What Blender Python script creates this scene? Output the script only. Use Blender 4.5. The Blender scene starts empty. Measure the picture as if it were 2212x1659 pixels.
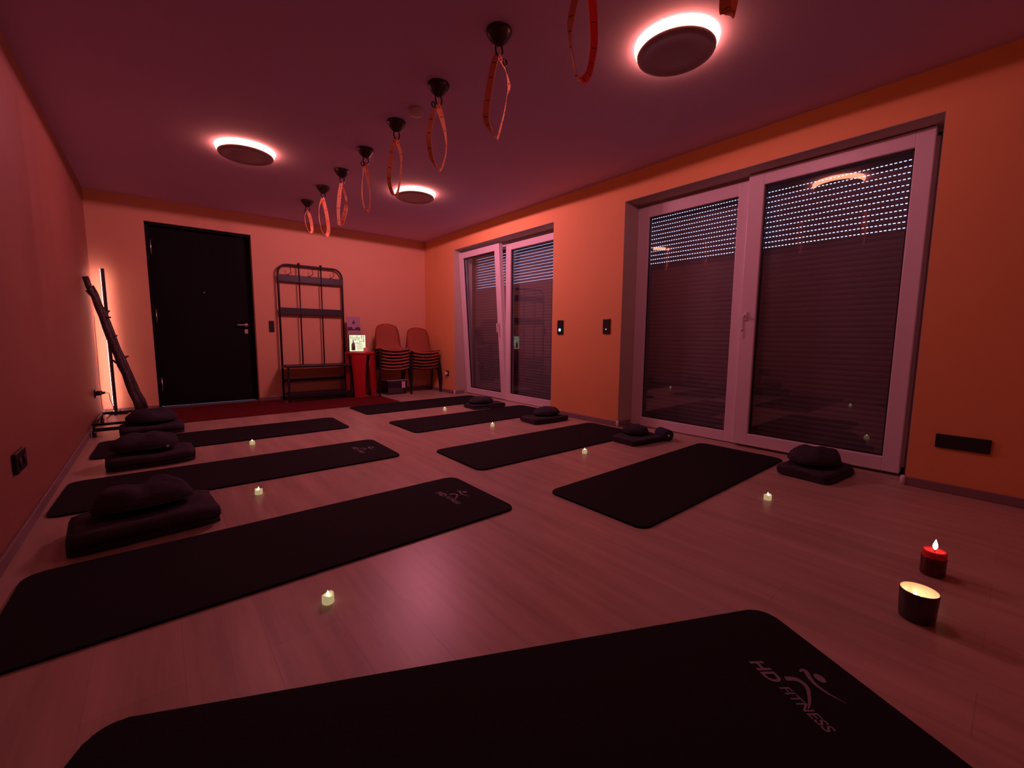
import bpy, bmesh, math, random
from math import sin, cos, pi, radians as RAD
from mathutils import Vector, Matrix
random.seed(7)
SC = bpy.context.scene
C = SC.collection

# ------------------------------------------------------------------ camera, world, exposure
SC.view_settings.view_transform = 'Standard'
SC.view_settings.look = 'None'
SC.view_settings.exposure = 0.0
SC.view_settings.gamma = 1.0
SC.view_settings.use_curve_mapping = False
cam_d = bpy.data.cameras.new('camera'); cam = bpy.data.objects.new('camera', cam_d); C.objects.link(cam)
SC.camera = cam
cam_d.sensor_fit = 'HORIZONTAL'; cam_d.sensor_width = 36.0
cam_d.lens = 918.14 / 2212 * 36.0
cam_d.clip_start = 0.02
PITCH, ROLL, YAW = RAD(6.3484), RAD(0.4224), RAD(39.7582)
_fw = Vector((sin(YAW)*cos(PITCH), cos(YAW)*cos(PITCH), -sin(PITCH)))
_rt = Vector((cos(YAW), -sin(YAW), 0)); _up = _rt.cross(_fw)
_r = _rt*cos(ROLL) + _up*sin(ROLL); _u = -_rt*sin(ROLL) + _up*cos(ROLL)
M3 = Matrix((_r, _u, -_fw)).transposed()
cam.matrix_world = Matrix.Translation((0, 0, 0.875)) @ M3.to_4x4()

world = bpy.data.worlds.new('dusk_sky'); SC.world = world; world.use_nodes = True
bg = world.node_tree.nodes['Background']
bg.inputs[0].default_value = (0.50, 0.62, 1.0, 1); bg.inputs[1].default_value = 5.0

RED = (1.0, 0.27, 0.15)          # colour of the room's red LED rings
FILL_C = (1.0, 0.285, 0.42)     # colour of fill spots added under the lamps to brighten the room
FILL_W = {'near': 16.0, 'left': 12.0, 'far': 74.0}
RING_L = 14.0
POLE_L = 32.0
POLE_C = (1.0, .44, .44)

# room
R, L, D, H, BK = 3.442, -0.501, 6.3905, 2.3826, -1.6
WH = 2.137
W2 = (0.396, 2.506); W1 = (3.437, 5.497)

# ------------------------------------------------------------------ materials
def mat(name, col, rough=0.6, metal=0.0, emit=None, es=0.0, spec=0.5, alpha=None, bump=None, trans=0.0, noise=None, ior=None):
    m = bpy.data.materials.new(name); m.use_nodes = True
    nt = m.node_tree; b = nt.nodes['Principled BSDF']
    b.inputs['Base Color'].default_value = (*col, 1); b.inputs['Roughness'].default_value = rough
    b.inputs['Metallic'].default_value = metal; b.inputs['Specular IOR Level'].default_value = spec
    if trans: b.inputs['Transmission Weight'].default_value = trans
    if ior: b.inputs['IOR'].default_value = ior
    if emit: b.inputs['Emission Color'].default_value = (*emit, 1); b.inputs['Emission Strength'].default_value = es
    tc = None
    def coord():
        nonlocal tc
        if tc is None: tc = nt.nodes.new('ShaderNodeTexCoord')
        return tc.outputs['Object']
    if noise:                                    # (scale, amount): soft mottling of the thing's own colour
        n = nt.nodes.new('ShaderNodeTexNoise'); n.inputs['Scale'].default_value = noise[0]; n.inputs['Detail'].default_value = 4
        nt.links.new(coord(), n.inputs['Vector'])
        r = nt.nodes.new('ShaderNodeMapRange'); r.inputs[1].default_value = .3; r.inputs[2].default_value = .7
        r.inputs[3].default_value = 1-noise[1]; r.inputs[4].default_value = 1+noise[1]
        nt.links.new(n.outputs['Fac'], r.inputs[0])
        v = nt.nodes.new('ShaderNodeVectorMath'); v.operation = 'SCALE'; v.inputs[0].default_value = col
        nt.links.new(r.outputs[0], v.inputs['Scale']); nt.links.new(v.outputs[0], b.inputs['Base Color'])
    if bump:                                     # (scale, distance)
        n = nt.nodes.new('ShaderNodeTexNoise'); n.inputs['Scale'].default_value = bump[0]; n.inputs['Detail'].default_value = 3
        nt.links.new(coord(), n.inputs['Vector'])
        bp = nt.nodes.new('ShaderNodeBump'); bp.inputs['Strength'].default_value = .6; bp.inputs['Distance'].default_value = bump[1]
        nt.links.new(n.outputs['Fac'], bp.inputs['Height']); nt.links.new(bp.outputs[0], b.inputs['Normal'])
    return m

def floor_mat():
    m = bpy.data.materials.new('laminate_floor'); m.use_nodes = True; nt = m.node_tree; N = nt.nodes; K = nt.links
    b = N['Principled BSDF']; b.inputs['Roughness'].default_value = .36; b.inputs['Specular IOR Level'].default_value = .45
    tc = N.new('ShaderNodeTexCoord'); mp = N.new('ShaderNodeMapping'); mp.inputs['Rotation'].default_value = (0, 0, pi/2)
    K.new(tc.outputs['Object'], mp.inputs['Vector'])
    br = N.new('ShaderNodeTexBrick'); K.new(mp.outputs[0], br.inputs['Vector'])
    br.inputs['Color1'].default_value = (.50, .365, .285, 1); br.inputs['Color2'].default_value = (.455, .325, .25, 1)
    br.inputs['Mortar'].default_value = (.40, .28, .22, 1); br.inputs['Scale'].default_value = 1
    br.inputs['Mortar Size'].default_value = .0012; br.inputs['Brick Width'].default_value = 1.28; br.inputs['Row Height'].default_value = .19
    br.offset = .37; br.inputs['Mortar Smooth'].default_value = .2; br.inputs['Bias'].default_value = 0
    mp2 = N.new('ShaderNodeMapping'); mp2.inputs['Scale'].default_value = (6, .55, 1); K.new(tc.outputs['Object'], mp2.inputs['Vector'])
    n = N.new('ShaderNodeTexNoise'); n.inputs['Scale'].default_value = 2.2; n.inputs['Detail'].default_value = 6; n.inputs['Roughness'].default_value = .6
    K.new(mp2.outputs[0], n.inputs['Vector'])
    r = N.new('ShaderNodeMapRange'); r.inputs[1].default_value = .3; r.inputs[2].default_value = .7; r.inputs[3].default_value = .78; r.inputs[4].default_value = 1.18
    K.new(n.outputs['Fac'], r.inputs[0])
    v = N.new('ShaderNodeVectorMath'); v.operation = 'SCALE'; K.new(br.outputs['Color'], v.inputs[0]); K.new(r.outputs[0], v.inputs['Scale'])
    K.new(v.outputs[0], b.inputs['Base Color'])
    return m

def glass_mat(name='pane_glass', k=1.0, tint=(.86, .88, .9)):
    m = bpy.data.materials.new(name); m.use_nodes = True; nt = m.node_tree; N = nt.nodes; K = nt.links
    N.remove(N['Principled BSDF'])
    # Schlick reflectance of a thin pane, the same from both faces
    ge = N.new('ShaderNodeNewGeometry'); dt = N.new('ShaderNodeVectorMath'); dt.operation = 'DOT_PRODUCT'
    K.new(ge.outputs['Normal'], dt.inputs[0]); K.new(ge.outputs['Incoming'], dt.inputs[1])
    def math_(op, a, b=None, clamp=False):
        n = N.new('ShaderNodeMath'); n.operation = op; n.use_clamp = clamp
        for i, v in enumerate((a, b)):
            if v is None: continue
            if isinstance(v, (int, float)): n.inputs[i].default_value = v
            else: K.new(v, n.inputs[i])
        return n.outputs[0]
    c = math_('SUBTRACT', 1.0, math_('ABSOLUTE', dt.outputs['Value']))
    fr = math_('MULTIPLY', math_('ADD', .045, math_('MULTIPLY', math_('POWER', c, 5.0), .955)), k, True)
    class _m: outputs = [fr]
    mu = _m
    t = N.new('ShaderNodeBsdfTransparent'); t.inputs[0].default_value = (*tint, 1)
    g = N.new('ShaderNodeBsdfGlossy'); g.inputs['Roughness'].default_value = 0.0
    x = N.new('ShaderNodeMixShader'); K.new(mu.outputs[0], x.inputs[0]); K.new(t.outputs[0], x.inputs[1]); K.new(g.outputs[0], x.inputs[2])
    K.new(x.outputs[0], N['Material Output'].inputs['Surface'])
    return m

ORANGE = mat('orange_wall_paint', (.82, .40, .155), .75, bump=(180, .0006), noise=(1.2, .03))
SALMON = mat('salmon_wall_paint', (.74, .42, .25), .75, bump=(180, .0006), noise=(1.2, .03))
SALMON_DIM = mat('salmon_paint_dimmed', (.34, .14, .10), .5, bump=(120, .0006), noise=(1.2, .05))  # salmon paint darkened: the poor light on this wall is put into the colour
CEIL = mat('ceiling_paint', (.64, .50, .84), .85, bump=(220, .0004))
REVEAL = mat('white_reveal_plaster', (.50, .42, .36), .8)
FLOOR = floor_mat()
SKIRT = mat('laminate_skirting', (.24, .165, .17), .5)
WHITEPVC = mat('white_pvc', (.78, .70, .74), .35)
WHITE = mat('white_plastic', (.85, .82, .82), .35)
GLASS = glass_mat(k=1.9)
SLAT = mat('grey_shutter_slat', (.30, .25, .26), .6)
SEAL = mat('black_seal', (.012, .012, .014), .6)
DOORM = mat('anthracite_door', (.005, .005, .008), .8, spec=.2, bump=(200, .0004))
BLACKM = mat('black_metal', (.011, .009, .015), .45, metal=.0)
BLACKP = mat('black_plastic', (.012, .012, .015), .35)
CHROME = mat('brushed_steel', (.75, .75, .78), .3, metal=.9)
MATM = mat('black_foam_mat', (.010, .009, .011), .9, bump=(90, .002), spec=.2)
LOGO = mat('grey_print', (.22, .20, .23), .8)
RUG = mat('dark_red_rug', (.125, .013, .018), .95, bump=(160, .003), noise=(8, .12), spec=.1)
BLANKET = mat('dark_grey_blanket', (.052, .046, .056), .95, bump=(120, .004), noise=(14, .2), spec=.15)
CUSHM = mat('charcoal_cushion_cotton', (.045, .042, .056), .9, bump=(60, .004), noise=(10, .15), spec=.15)
ROLLM = mat('indigo_blanket', (.04, .042, .075), .95, bump=(120, .004), spec=.15)
SHELL = mat('red_orange_plastic', (.66, .20, .12), .38)
REDP = mat('glossy_red_plastic', (.44, .014, .02), .38)
STRAPO = mat('orange_webbing', (.95, .42, .22), .8, bump=(300, .001))
STRAPR = mat('red_webbing', (.98, .07, .06), .8, bump=(300, .001))
STITCH = mat('dark_stitching', (.06, .03, .03), .8)
CUPM = mat('dark_metal_canopy', (.05, .042, .055), .3, metal=.4)
DISCM = mat('grey_lamp_cover', (.42, .36, .42), .4)
RINGM = mat('red_led_ring', (.8, .8, .8), .4, emit=RED, es=RING_L)
LEDSTRIP = mat('red_led_strip', (.8, .8, .8), .4, emit=POLE_C, es=POLE_L)
BARK = mat('dark_bark', (.06, .045, .045), .45, bump=(40, .01), noise=(9, .3))
CLEARB = glass_mat('clear_plastic', 1.4, (.72, .70, .74))
GREYT = mat('grey_bedding', (.16, .14, .16), .9)
WAXT = mat('tealight_wax', (.75, .72, .5), .5, emit=(1, .86, .42), es=.34)
FLAMET = mat('led_flame', (1, 1, .8), .4, emit=(1, 1, .62), es=2.6)
FLAME = mat('candle_flame', (1, .9, .7), .5, emit=(1.0, .74, .5), es=14)
REDWAX = mat('red_candle_wax', (.80, .035, .045), .4)
REDGL = mat('dark_red_glass', (.10, .012, .02), .2)
CREAM = mat('cream_wax', (.9, .66, .46), .5)
JARM = mat('smoked_ceramic', (.05, .035, .03), .3)
SCREEN = mat('lit_board', (.8, .9, .8), .5, emit=(.72, 1.0, .62), es=.85)
INK = mat('dark_ink', (.03, .05, .03), .8)
GREYI = mat('grey_ink', (.20, .24, .20), .8)
FLYM = mat('mauve_print', (.42, .26, .36), .5)
FLYD = mat('dark_print', (.06, .03, .06), .5)
PEACH = mat('peach_card', (.9, .40, .30), .6)
CYAN = mat('blue_indicator', (.2, .5, 1), .4, emit=(.25, .62, 1.0), es=1.6)
PINKLED = mat('white_indicator', (1, .8, .8), .4, emit=(1, .6, .55), es=.9)
BOXLABEL = mat('pink_label', (.75, .50, .65), .6)
STEELB = mat('black_steel_tube', (.022, .018, .022), .3, metal=.2)

# ------------------------------------------------------------------ mesh helpers
def B(): return bmesh.new()
def ob(name, bm, m, parent=None, smooth=False, loc=None, rot=None):
    me = bpy.data.meshes.new(name)
    bmesh.ops.recalc_face_normals(bm, faces=bm.faces[:])
    bm.to_mesh(me); bm.free()
    for x in (m if isinstance(m, (list, tuple)) else [m]): me.materials.append(x)
    if smooth:
        for p in me.polygons: p.use_smooth = True
    o = bpy.data.objects.new(name, me); C.objects.link(o)
    if parent is not None: o.parent = parent
    if loc is not None: o.location = loc
    if rot is not None: o.rotation_euler = rot
    return o
def tag(o, label, cat, group=None):
    o['label'] = label; o['category'] = cat
    if group: o['group'] = group
    return o
def thing(name, label, cat, loc=(0, 0, 0), rz=0.0, group=None):
    o = bpy.data.objects.new(name, None); C.objects.link(o); o.location = loc; o.rotation_euler = (0, 0, rz)
    o.empty_display_size = .05
    return tag(o, label, cat, group)
def struct(o):
    o['kind'] = 'structure'; return o
def dup(root, loc, rz, label, group=None):
    r = root.copy(); C.objects.link(r); r.location = loc; r.rotation_euler = (0, 0, rz); r['label'] = label
    if group: r['group'] = group
    for ch in list(root.children):
        c = ch.copy(); C.objects.link(c); c.parent = r
        for g in ch.children:
            d = g.copy(); C.objects.link(d); d.parent = c
    return r
def box(bm, x0, x1, y0, y1, z0, z1, mi=0, bev=0.0):
    vs = [bm.verts.new((x, y, z)) for z in (z0, z1) for y in (y0, y1) for x in (x0, x1)]
    fs = [bm.faces.new([vs[i] for i in f]) for f in ((0, 2, 3, 1), (4, 5, 7, 6), (0, 1, 5, 4), (2, 6, 7, 3), (0, 4, 6, 2), (1, 3, 7, 5))]
    for f in fs: f.material_index = mi
    if bev > 0:
        es = list({e for f in fs for e in f.edges})
        r = bmesh.ops.bevel(bm, geom=es, offset=bev, segments=2, affect='EDGES', profile=.5)
        for f in r['faces']: f.material_index = mi
    return vs
def tube(bm, pts, r, seg=10, mi=0, cap=True, closed=False):
    pts = [Vector(p) for p in pts]; n = len(pts); rings = []
    rr = r if isinstance(r, (list, tuple)) else [r]*n
    prev = None
    for i, p in enumerate(pts):
        a = pts[(i-1) % n] if (i > 0 or closed) else p
        b = pts[(i+1) % n] if (i < n-1 or closed) else p
        t = (b-a).normalized()
        if prev is None:
            s = t.cross(Vector((0, 0, 1)))
            if s.length < .1: s = t.cross(Vector((0, 1, 0)))
        else: s = prev - t*prev.dot(t)
        s.normalize(); prev = s; q = t.cross(s)
        rings.append([bm.verts.new(p + (s*cos(2*pi*k/seg)+q*sin(2*pi*k/seg))*rr[i]) for k in range(seg)])
    m = n if closed else n-1
    for i in range(m):
        A, Bq = rings[i], rings[(i+1) % n]
        for k in range(seg):
            f = bm.faces.new((A[k], A[(k+1) % seg], Bq[(k+1) % seg], Bq[k])); f.material_index = mi; f.smooth = True
    if cap and not closed:
        for rg in (rings[0], rings[-1]):
            f = bm.faces.new(rg); f.material_index = mi
def lathe(bm, prof, seg=32, c=(0, 0, 0), mi=0, sx=1.0, sy=1.0):
    rings = []
    for r, z in prof:
        if r < 1e-6: rings.append([bm.verts.new((c[0], c[1], c[2]+z))])
        else: rings.append([bm.verts.new((c[0]+r*sx*cos(2*pi*k/seg), c[1]+r*sy*sin(2*pi*k/seg), c[2]+z)) for k in range(seg)])
    for A, Bq in zip(rings, rings[1:]):
        if len(A) == 1 and len(Bq) == 1: continue
        for k in range(seg):
            if len(A) == 1: f = bm.faces.new((A[0], Bq[k], Bq[(k+1) % seg]))
            elif len(Bq) == 1: f = bm.faces.new((A[k], Bq[0], A[(k+1) % seg]))
            else: f = bm.faces.new((A[k], A[(k+1) % seg], Bq[(k+1) % seg], Bq[k]))
            f.material_index = mi; f.smooth = True
def poly(bm, pts, z0, z1, mi=0):
    """prism over an XY outline"""
    a = [bm.verts.new((x, y, z0)) for x, y in pts]; b = [bm.verts.new((x, y, z1)) for x, y in pts]
    fs = [bm.faces.new(a), bm.faces.new(b)]
    n = len(pts)
    for i in range(n): fs.append(bm.faces.new((a[i], a[(i+1) % n], b[(i+1) % n], b[i])))
    for f in fs: f.material_index = mi
def rrect(x0, x1, y0, y1, r, seg=8):
    o = []
    for cx, cy, a0 in ((x1-r, y1-r, 0), (x0+r, y1-r, 90), (x0+r, y0+r, 180), (x1-r, y0+r, 270)):
        for k in range(seg+1):
            a = RAD(a0+90*k/seg); o.append((cx+r*cos(a), cy+r*sin(a)))
    return o
def bez(pts, n=12):
    """Catmull-Rom through pts"""
    P = [Vector(p) for p in pts]; P = [P[0]*2-P[1]] + P + [P[-1]*2-P[-2]]; o = []
    for i in range(1, len(P)-2):
        for k in range(n):
            t = k/n; a, b, c, d = P[i-1], P[i], P[i+1], P[i+2]
            o.append(.5*((2*b)+(c-a)*t+(2*a-5*b+4*c-d)*t*t+(3*b-a-3*c+d)*t**3))
    o.append(P[-2]); return o
def jitter(bm, amp, sc, seed=0):
    from mathutils import noise
    for v in bm.verts:
        q = noise.noise_vector(v.co*sc+Vector((seed*7.3, seed*3.1, seed)))
        v.co += q*amp

# ------------------------------------------------------------------ the room
bm = B(); box(bm, L-.3, R+.7, BK-.2, D+.4, -.12, 0); struct(ob('floor', bm, FLOOR))
bm = B(); box(bm, L-.3, R+.7, BK-.2, D+.4, H, H+.15); struct(ob('ceiling', bm, CEIL))
bm = B(); box(bm, L-.25, L, BK, D+.25, 0, H); struct(ob('wall_left', bm, SALMON_DIM))
bm = B(); box(bm, L-.25, R+.25, BK-.2, BK, 0, H); struct(ob('wall_back', bm, ORANGE))
DX0, DX1, DH = -.03, .995, 2.13
bm = B()
box(bm, L, DX0, D, D+.25, 0, H); box(bm, DX1, R, D, D+.25, 0, H); box(bm, DX0, DX1, D, D+.25, DH, H)
struct(ob('wall_far', bm, SALMON))
bm = B(); WT = .44
box(bm, R, R+WT, BK, W2[0], 0, H); box(bm, R, R+WT, W2[1], W1[0], 0, H); box(bm, R, R+WT, W1[1], D+.25, 0, H)
box(bm, R, R+WT, W2[0], W2[1], WH, H); box(bm, R, R+WT, W1[0], W1[1], WH, H)
struct(ob('wall_right', bm, ORANGE))

# skirting
def skirt(name, segs, caps=()):
    bm = B()
    for s in segs: box(bm, *s, 0, .052, bev=.004)
    o = struct(ob(name, bm, SKIRT))
    for cx, cy in caps:
        bm = B(); lathe(bm, [(0, .058), (.008, .057), (.0125, .05), (.0125, 0), (0, 0)], 14, (cx, cy, 0))
        ob('corner_cap', bm, WHITE, o)
    return o
t_ = .014
skirt('baseboard_left', [(L, L+t_, BK, D)])
skirt('baseboard_far', [(L+t_, DX0, D-t_, D), (DX1, R-t_, D-t_, D)])
skirt('baseboard_right', [(R-t_, R, BK, W2[0]), (R-t_, R, W2[1], W1[0]), (R-t_, R, W1[1], D), (R, R+.20, W2[1]-t_, W2[1]), (R, R+.16, W1[1]-t_, W1[1])],
      [(R-.009, W2[0]-.0+.009), (R-.009, W2[1]-.006), (R-.009, W1[1]-.006)])
skirt('baseboard_back', [(L, R, BK, BK+t_)])

# ------------------------------------------------------------------ door
bm = B(); y1 = D+.13
box(bm, DX0, DX0+.03, y1-.10, y1+.02, 0, DH); box(bm, DX1-.03, DX1, y1-.03, y1+.02, 0, DH); box(bm, DX0, DX1, y1-.10, y1+.02, DH-.03, DH)
door = struct(ob('door_1', bm, DOORM))
bm = B(); box(bm, DX0+.03, DX1-.03, y1-.02, y1+.04, .02, DH-.03, bev=.004)
ob('door_leaf', bm, DOORM, door)
for z in (1.87, 1.08, .28):
    bm = B(); tube(bm, [(DX0+.042, y1-.034, z-.08), (DX0+.042, y1-.034, z+.08)], .008, 10); ob('hinge', bm, CHROME, door, loc=(0, 0, 0))
bm = B()
tube(bm, bez([(.905, y1-.02, 1.0), (.905, y1-.07, 1.0), (.89, y1-.075, 1.0), (.80, y1-.07, 1.0)], 6), .009, 10)
lathe(bm, [(0, 0), (.026, 0), (.026, .008), (0, .008)], 20); 
for v in bm.verts[-42:]: v.co = Vector((.905+v.co.x, y1-.022-v.co.z, 1.0+v.co.y))
ob('door_handle', bm, CHROME, door)
bm = B(); box(bm, .88, .922, y1-.032, y1-.02, .885, .945, bev=.006); ob('lock_plate', bm, CHROME, door)
bm = B(); lathe(bm, [(0, 0), (.008, 0), (.008, .006), (0, .006)], 14)
for v in bm.verts: v.co = Vector((.482+v.co.x, y1-.02-v.co.z, 1.385+v.co.y))
ob('peephole', bm, CHROME, door)
bm = B(); box(bm, DX0+.03, DX1, y1-.10, y1, 0, .018, bev=.003); ob('threshold', bm, mat('dull_steel', (.18, .17, .18), .45, metal=.6), door)

# ------------------------------------------------------------------ windows
def frame_ring(bm, x0, x1, ya, yb, za, zb, ga, gb, gza, gzb, bev=.006):
    box(bm, x0, x1, ya, ga, za, zb, bev=bev); box(bm, x0, x1, gb, yb, za, zb, bev=bev)
    box(bm, x0+.0005, x1, ga-.004, gb+.004, za, gza, bev=bev); box(bm, x0+.0005, x1, ga-.004, gb+.004, gzb, zb, bev=bev)
def window(n, lo, hi):
    bm = B()   # white plaster reveal lining: soffit, jambs and the strip round the frame
    box(bm, R+.001, R+.31, lo, hi, WH-.004, WH+.01); box(bm, R+.001, R+.31, hi-.003, hi+.01, 0, WH)
    box(bm, R+.001, R+.30, lo-.01, lo+.003, 0, WH)
    w = struct(ob('window_%d' % n, bm, REVEAL))
    return w
def pane(par, x, ya, yb, za, zb):
    bm = B(); box(bm, x, x+.004, ya, yb, za, zb); return ob('pane', bm, GLASS, par)
def seal(par, x, ga, gb, gza, gzb, t=.010):
    bm = B()
    box(bm, x, x+.012, ga-.002, ga+t, gza, gzb); box(bm, x, x+.012, gb-t, gb+.002, gza, gzb)
    box(bm, x, x+.012, ga, gb, gza-.002, gza+t); box(bm, x, x+.012, ga, gb, gzb-t, gzb+.002)
    return ob('glazing_seal', bm, SEAL, par)
def shutter(name, lo, hi, label):
    x = R+.36; t = thing(name, label, 'shutter', (x, lo, 0))
    rows = [1.600+.0386*k for k in range(12)]
    bm = B()
    def slat(z0, z1):
        # convex slat
        n = 5; a = []
        for k in range(n+1):
            u = k/n; a.append((-.0035*sin(pi*u), z0+(z1-z0)*u))
        v = [[bm.verts.new((dx, y, z)) for dx, z in a] for y in (0, hi-lo)]
        w = [[bm.verts.new((.006, y, z)) for z in (z0, z1)] for y in (0, hi-lo)]
        for k in range(n): bm.faces.new((v[0][k], v[0][k+1], v[1][k+1], v[1][k]))
        bm.faces.new((w[0][0], w[0][1], w[1][1], w[1][0]))
        bm.faces.new((v[0][0], v[1][0], w[1][0], w[0][0])); bm.faces.new((v[0][-1], v[1][-1], w[1][1], w[0][1]))
    z = .03
    while z+.0386 <= rows[0]-.003: slat(z, z+.0390); z += .0386
    slat(z, rows[0]-.0028)
    for k, zr in enumerate(rows): slat(zr+.0028, (rows[k+1]-.0028) if k < 11 else WH+.05)
    ob('slat_curtain', bm, SLAT, t)
    bm = B(); n = int((hi-lo)/.0235)
    for k, zr in enumerate(rows):
        for j in range(n+1):
            y = j*.0235 + (k % 2)*.004
            if y+.0095 < hi-lo: box(bm, -.002, .004, y, y+.0095, zr-.0035, zr+.0035)
    ob('slot_bridge', bm, SLAT, t)['kind'] = 'stuff'
    gm = mat('grey_guide', (.16, .15, .17), .5)
    for y in (0, hi-lo-.045):
        bm = B(); box(bm, -.01, .03, y, y+.045, 0, WH+.05); ob('guide_rail', bm, gm, t)
    bm = B(); box(bm, -.02, .04, 0, hi-lo, 0, .03); ob('end_bar', bm, SLAT, t)
    return t
def handle(par, x, y, z, up=False):
    bm = B(); box(bm, x-.012, x, y-.014, y+.014, z-.035, z+.035, bev=.005)
    s = 1 if up else -1
    tube(bm, bez([(x-.01, y, z), (x-.045, y, z), (x-.052, y, z+s*.02), (x-.05, y, z+s*.12)], 6), .0085, 10)
    ob('window_handle', bm, WHITEPVC, par, smooth=False)

w2 = window(2, *W2)
bm = B()
box(bm, R+.21, R+.27, 2.383, 2.503, .005, 2.108, bev=.006)           # far stile
box(bm, R+.2105, R+.27, 1.572, 2.387, .005, .094, bev=.005); box(bm, R+.2105, R+.27, 1.572, 2.387, 2.005, 2.108, bev=.005)
box(bm, R+.21, R+.27, 1.455, 1.576, .005, 2.108, bev=.006)           # mullion stile
box(bm, R+.23, R+.27, W2[0]+.04, 1.46, .0, .05); box(bm, R+.23, R+.27, W2[0]+.04, 1.46, 2.09, 2.13); box(bm, R+.23, R+.27, W2[0]+.04, W2[0]+.10, 0, 2.12)
ob('window_frame', bm, WHITEPVC, w2)
pane(w2, R+.245, 1.57, 2.388, .09, 2.01); seal(w2, R+.23, 1.574, 2.385, .092, 2.007)
bm = B(); box(bm, R+.225, R+.30, W2[0], 2.505, 2.108, WH-.003)
box(bm, R+.262, R+.30, W2[0], W2[0]+.06, 0, 2.11); ob('reveal_strip', bm, REVEAL, w2)
bm = B(); frame_ring(bm, R+.16, R+.23, .446, 1.481, .018, 2.128, .535, 1.368, .112, 2.032)
s2 = ob('sash', bm, WHITEPVC, w2)
pane(s2, R+.20, .53, 1.373, .108, 2.036); seal(s2, R+.185, .535, 1.368, .112, 2.032)
handle(s2, R+.16, 1.438, 1.05)
shutter('roller_shutter', W2[0], W2[1], 'dark roller shutter with rows of glowing light slots outside the large near window')

w1 = window(1, *W1)
bm = B()
box(bm, R+.20, R+.27, 3.445, 3.56, .004, 2.090, bev=.006); box(bm, R+.20, R+.27, 4.427, 4.525, .004, 2.090, bev=.006)
box(bm, R+.2005, R+.27, 3.555, 4.431, .004, .104, bev=.005); box(bm, R+.2005, R+.27, 3.555, 4.431, 2.008, 2.090, bev=.005)
ob('window_frame', bm, WHITEPVC, w1)
pane(w1, R+.235, 3.555, 4.43, .10, 2.013); seal(w1, R+.22, 3.56, 4.427, .104, 2.008)
bm = B()   # outer fixed frame seen in the gap of the tilted leaf
box(bm, R+.232, R+.29, 4.525, 4.565, 0, 2.10); box(bm, R+.232, R+.29, 5.45, 5.494, 0, 2.10); box(bm, R+.232, R+.29, 4.525, 5.494, 2.06, 2.12); box(bm, R+.232, R+.29, 4.525, 5.494, 0, .04)
ob('outer_frame', bm, WHITEPVC, w1)
bm = B(); box(bm, R+.225, R+.30, W1[0]+.004, 5.494, 2.112, WH-.003); ob('reveal_strip', bm, REVEAL, w1)
til = RAD(3.7)
bm = B(); frame_ring(bm, 0, .065, -.488, .480, 0, 2.085, -.385, .375, .085, 2.000)
s1 = ob('sash', bm, WHITEPVC, w1, loc=(R+.208, 5.010, .010), rot=(0, -til, 0))
pane(s1, .035, -.39, .38, .08, 2.005); seal(s1, .02, -.385, .375, .085, 2.000)
handle(s1, 0, -.435, 1.04)
shutter('roller_shutter', W1[0], W1[1], 'dark roller shutter with faint light slots outside the far window beside the chairs')

# ------------------------------------------------------------------ ceiling lamps
def ring_lamp(x, y, r, key, label):
    t = thing('ceiling_lamp', label, 'lamp', (x, y, H), 0, 'round red glowing ceiling lamps')
    bm = B(); lathe(bm, [(0, -.001), (r-.002, -.001), (r, -.004), (r-.001, -.016), (r-.010, -.036), (r-.02, -.041), (0, -.041)], 56); ob('light_ring', bm, RINGM, t)
    q = r-.013
    bm = B(); lathe(bm, [(0, -.039), (q-.004, -.039), (q, -.045), (q-.004, -.055), (q-.016, -.061), (q-.030, -.062), (q-.038, -.057), (q*.5, -.059), (0, -.060)], 56); ob('lamp_cover', bm, DISCM, t)
    ld = bpy.data.lights.new('fill_spot', 'SPOT'); ld.energy = FILL_W[key]/7; ld.color = FILL_C; ld.spot_size = RAD(179); ld.spot_blend = .03  # added spots below the dark cover; the ring alone lights the room too weakly
    ld.shadow_soft_size = 0
    for k in range(7):
        lo = bpy.data.objects.new('fill_spot', ld); C.objects.link(lo); lo.parent = t; lo.location = (.17*cos(k*2*pi/7), .17*sin(k*2*pi/7), -.075)
    return t
ring_lamp(2.155, 1.29, .205, 'near', 'large round ceiling lamp with glowing ring, nearest to the camera above the big window side')
ring_lamp(.660, 4.222, .212, 'left', 'round ceiling lamp with glowing ring in front of the black door')
ring_lamp(2.205, 4.28, .212, 'far', 'round ceiling lamp with glowing ring behind a hanging strap near the far window')
bm = B(); lathe(bm, [(0, 0), (.05, 0), (.052, -.012), (.045, -.03), (.02, -.036), (0, -.037)], 32, (1.435, 2.756, H))
tag(ob('smoke_detector', bm, mat('off_white_plastic', (.55, .46, .55), .6)), 'small pale round smoke detector on the ceiling beside the third hook', 'detector')

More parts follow.
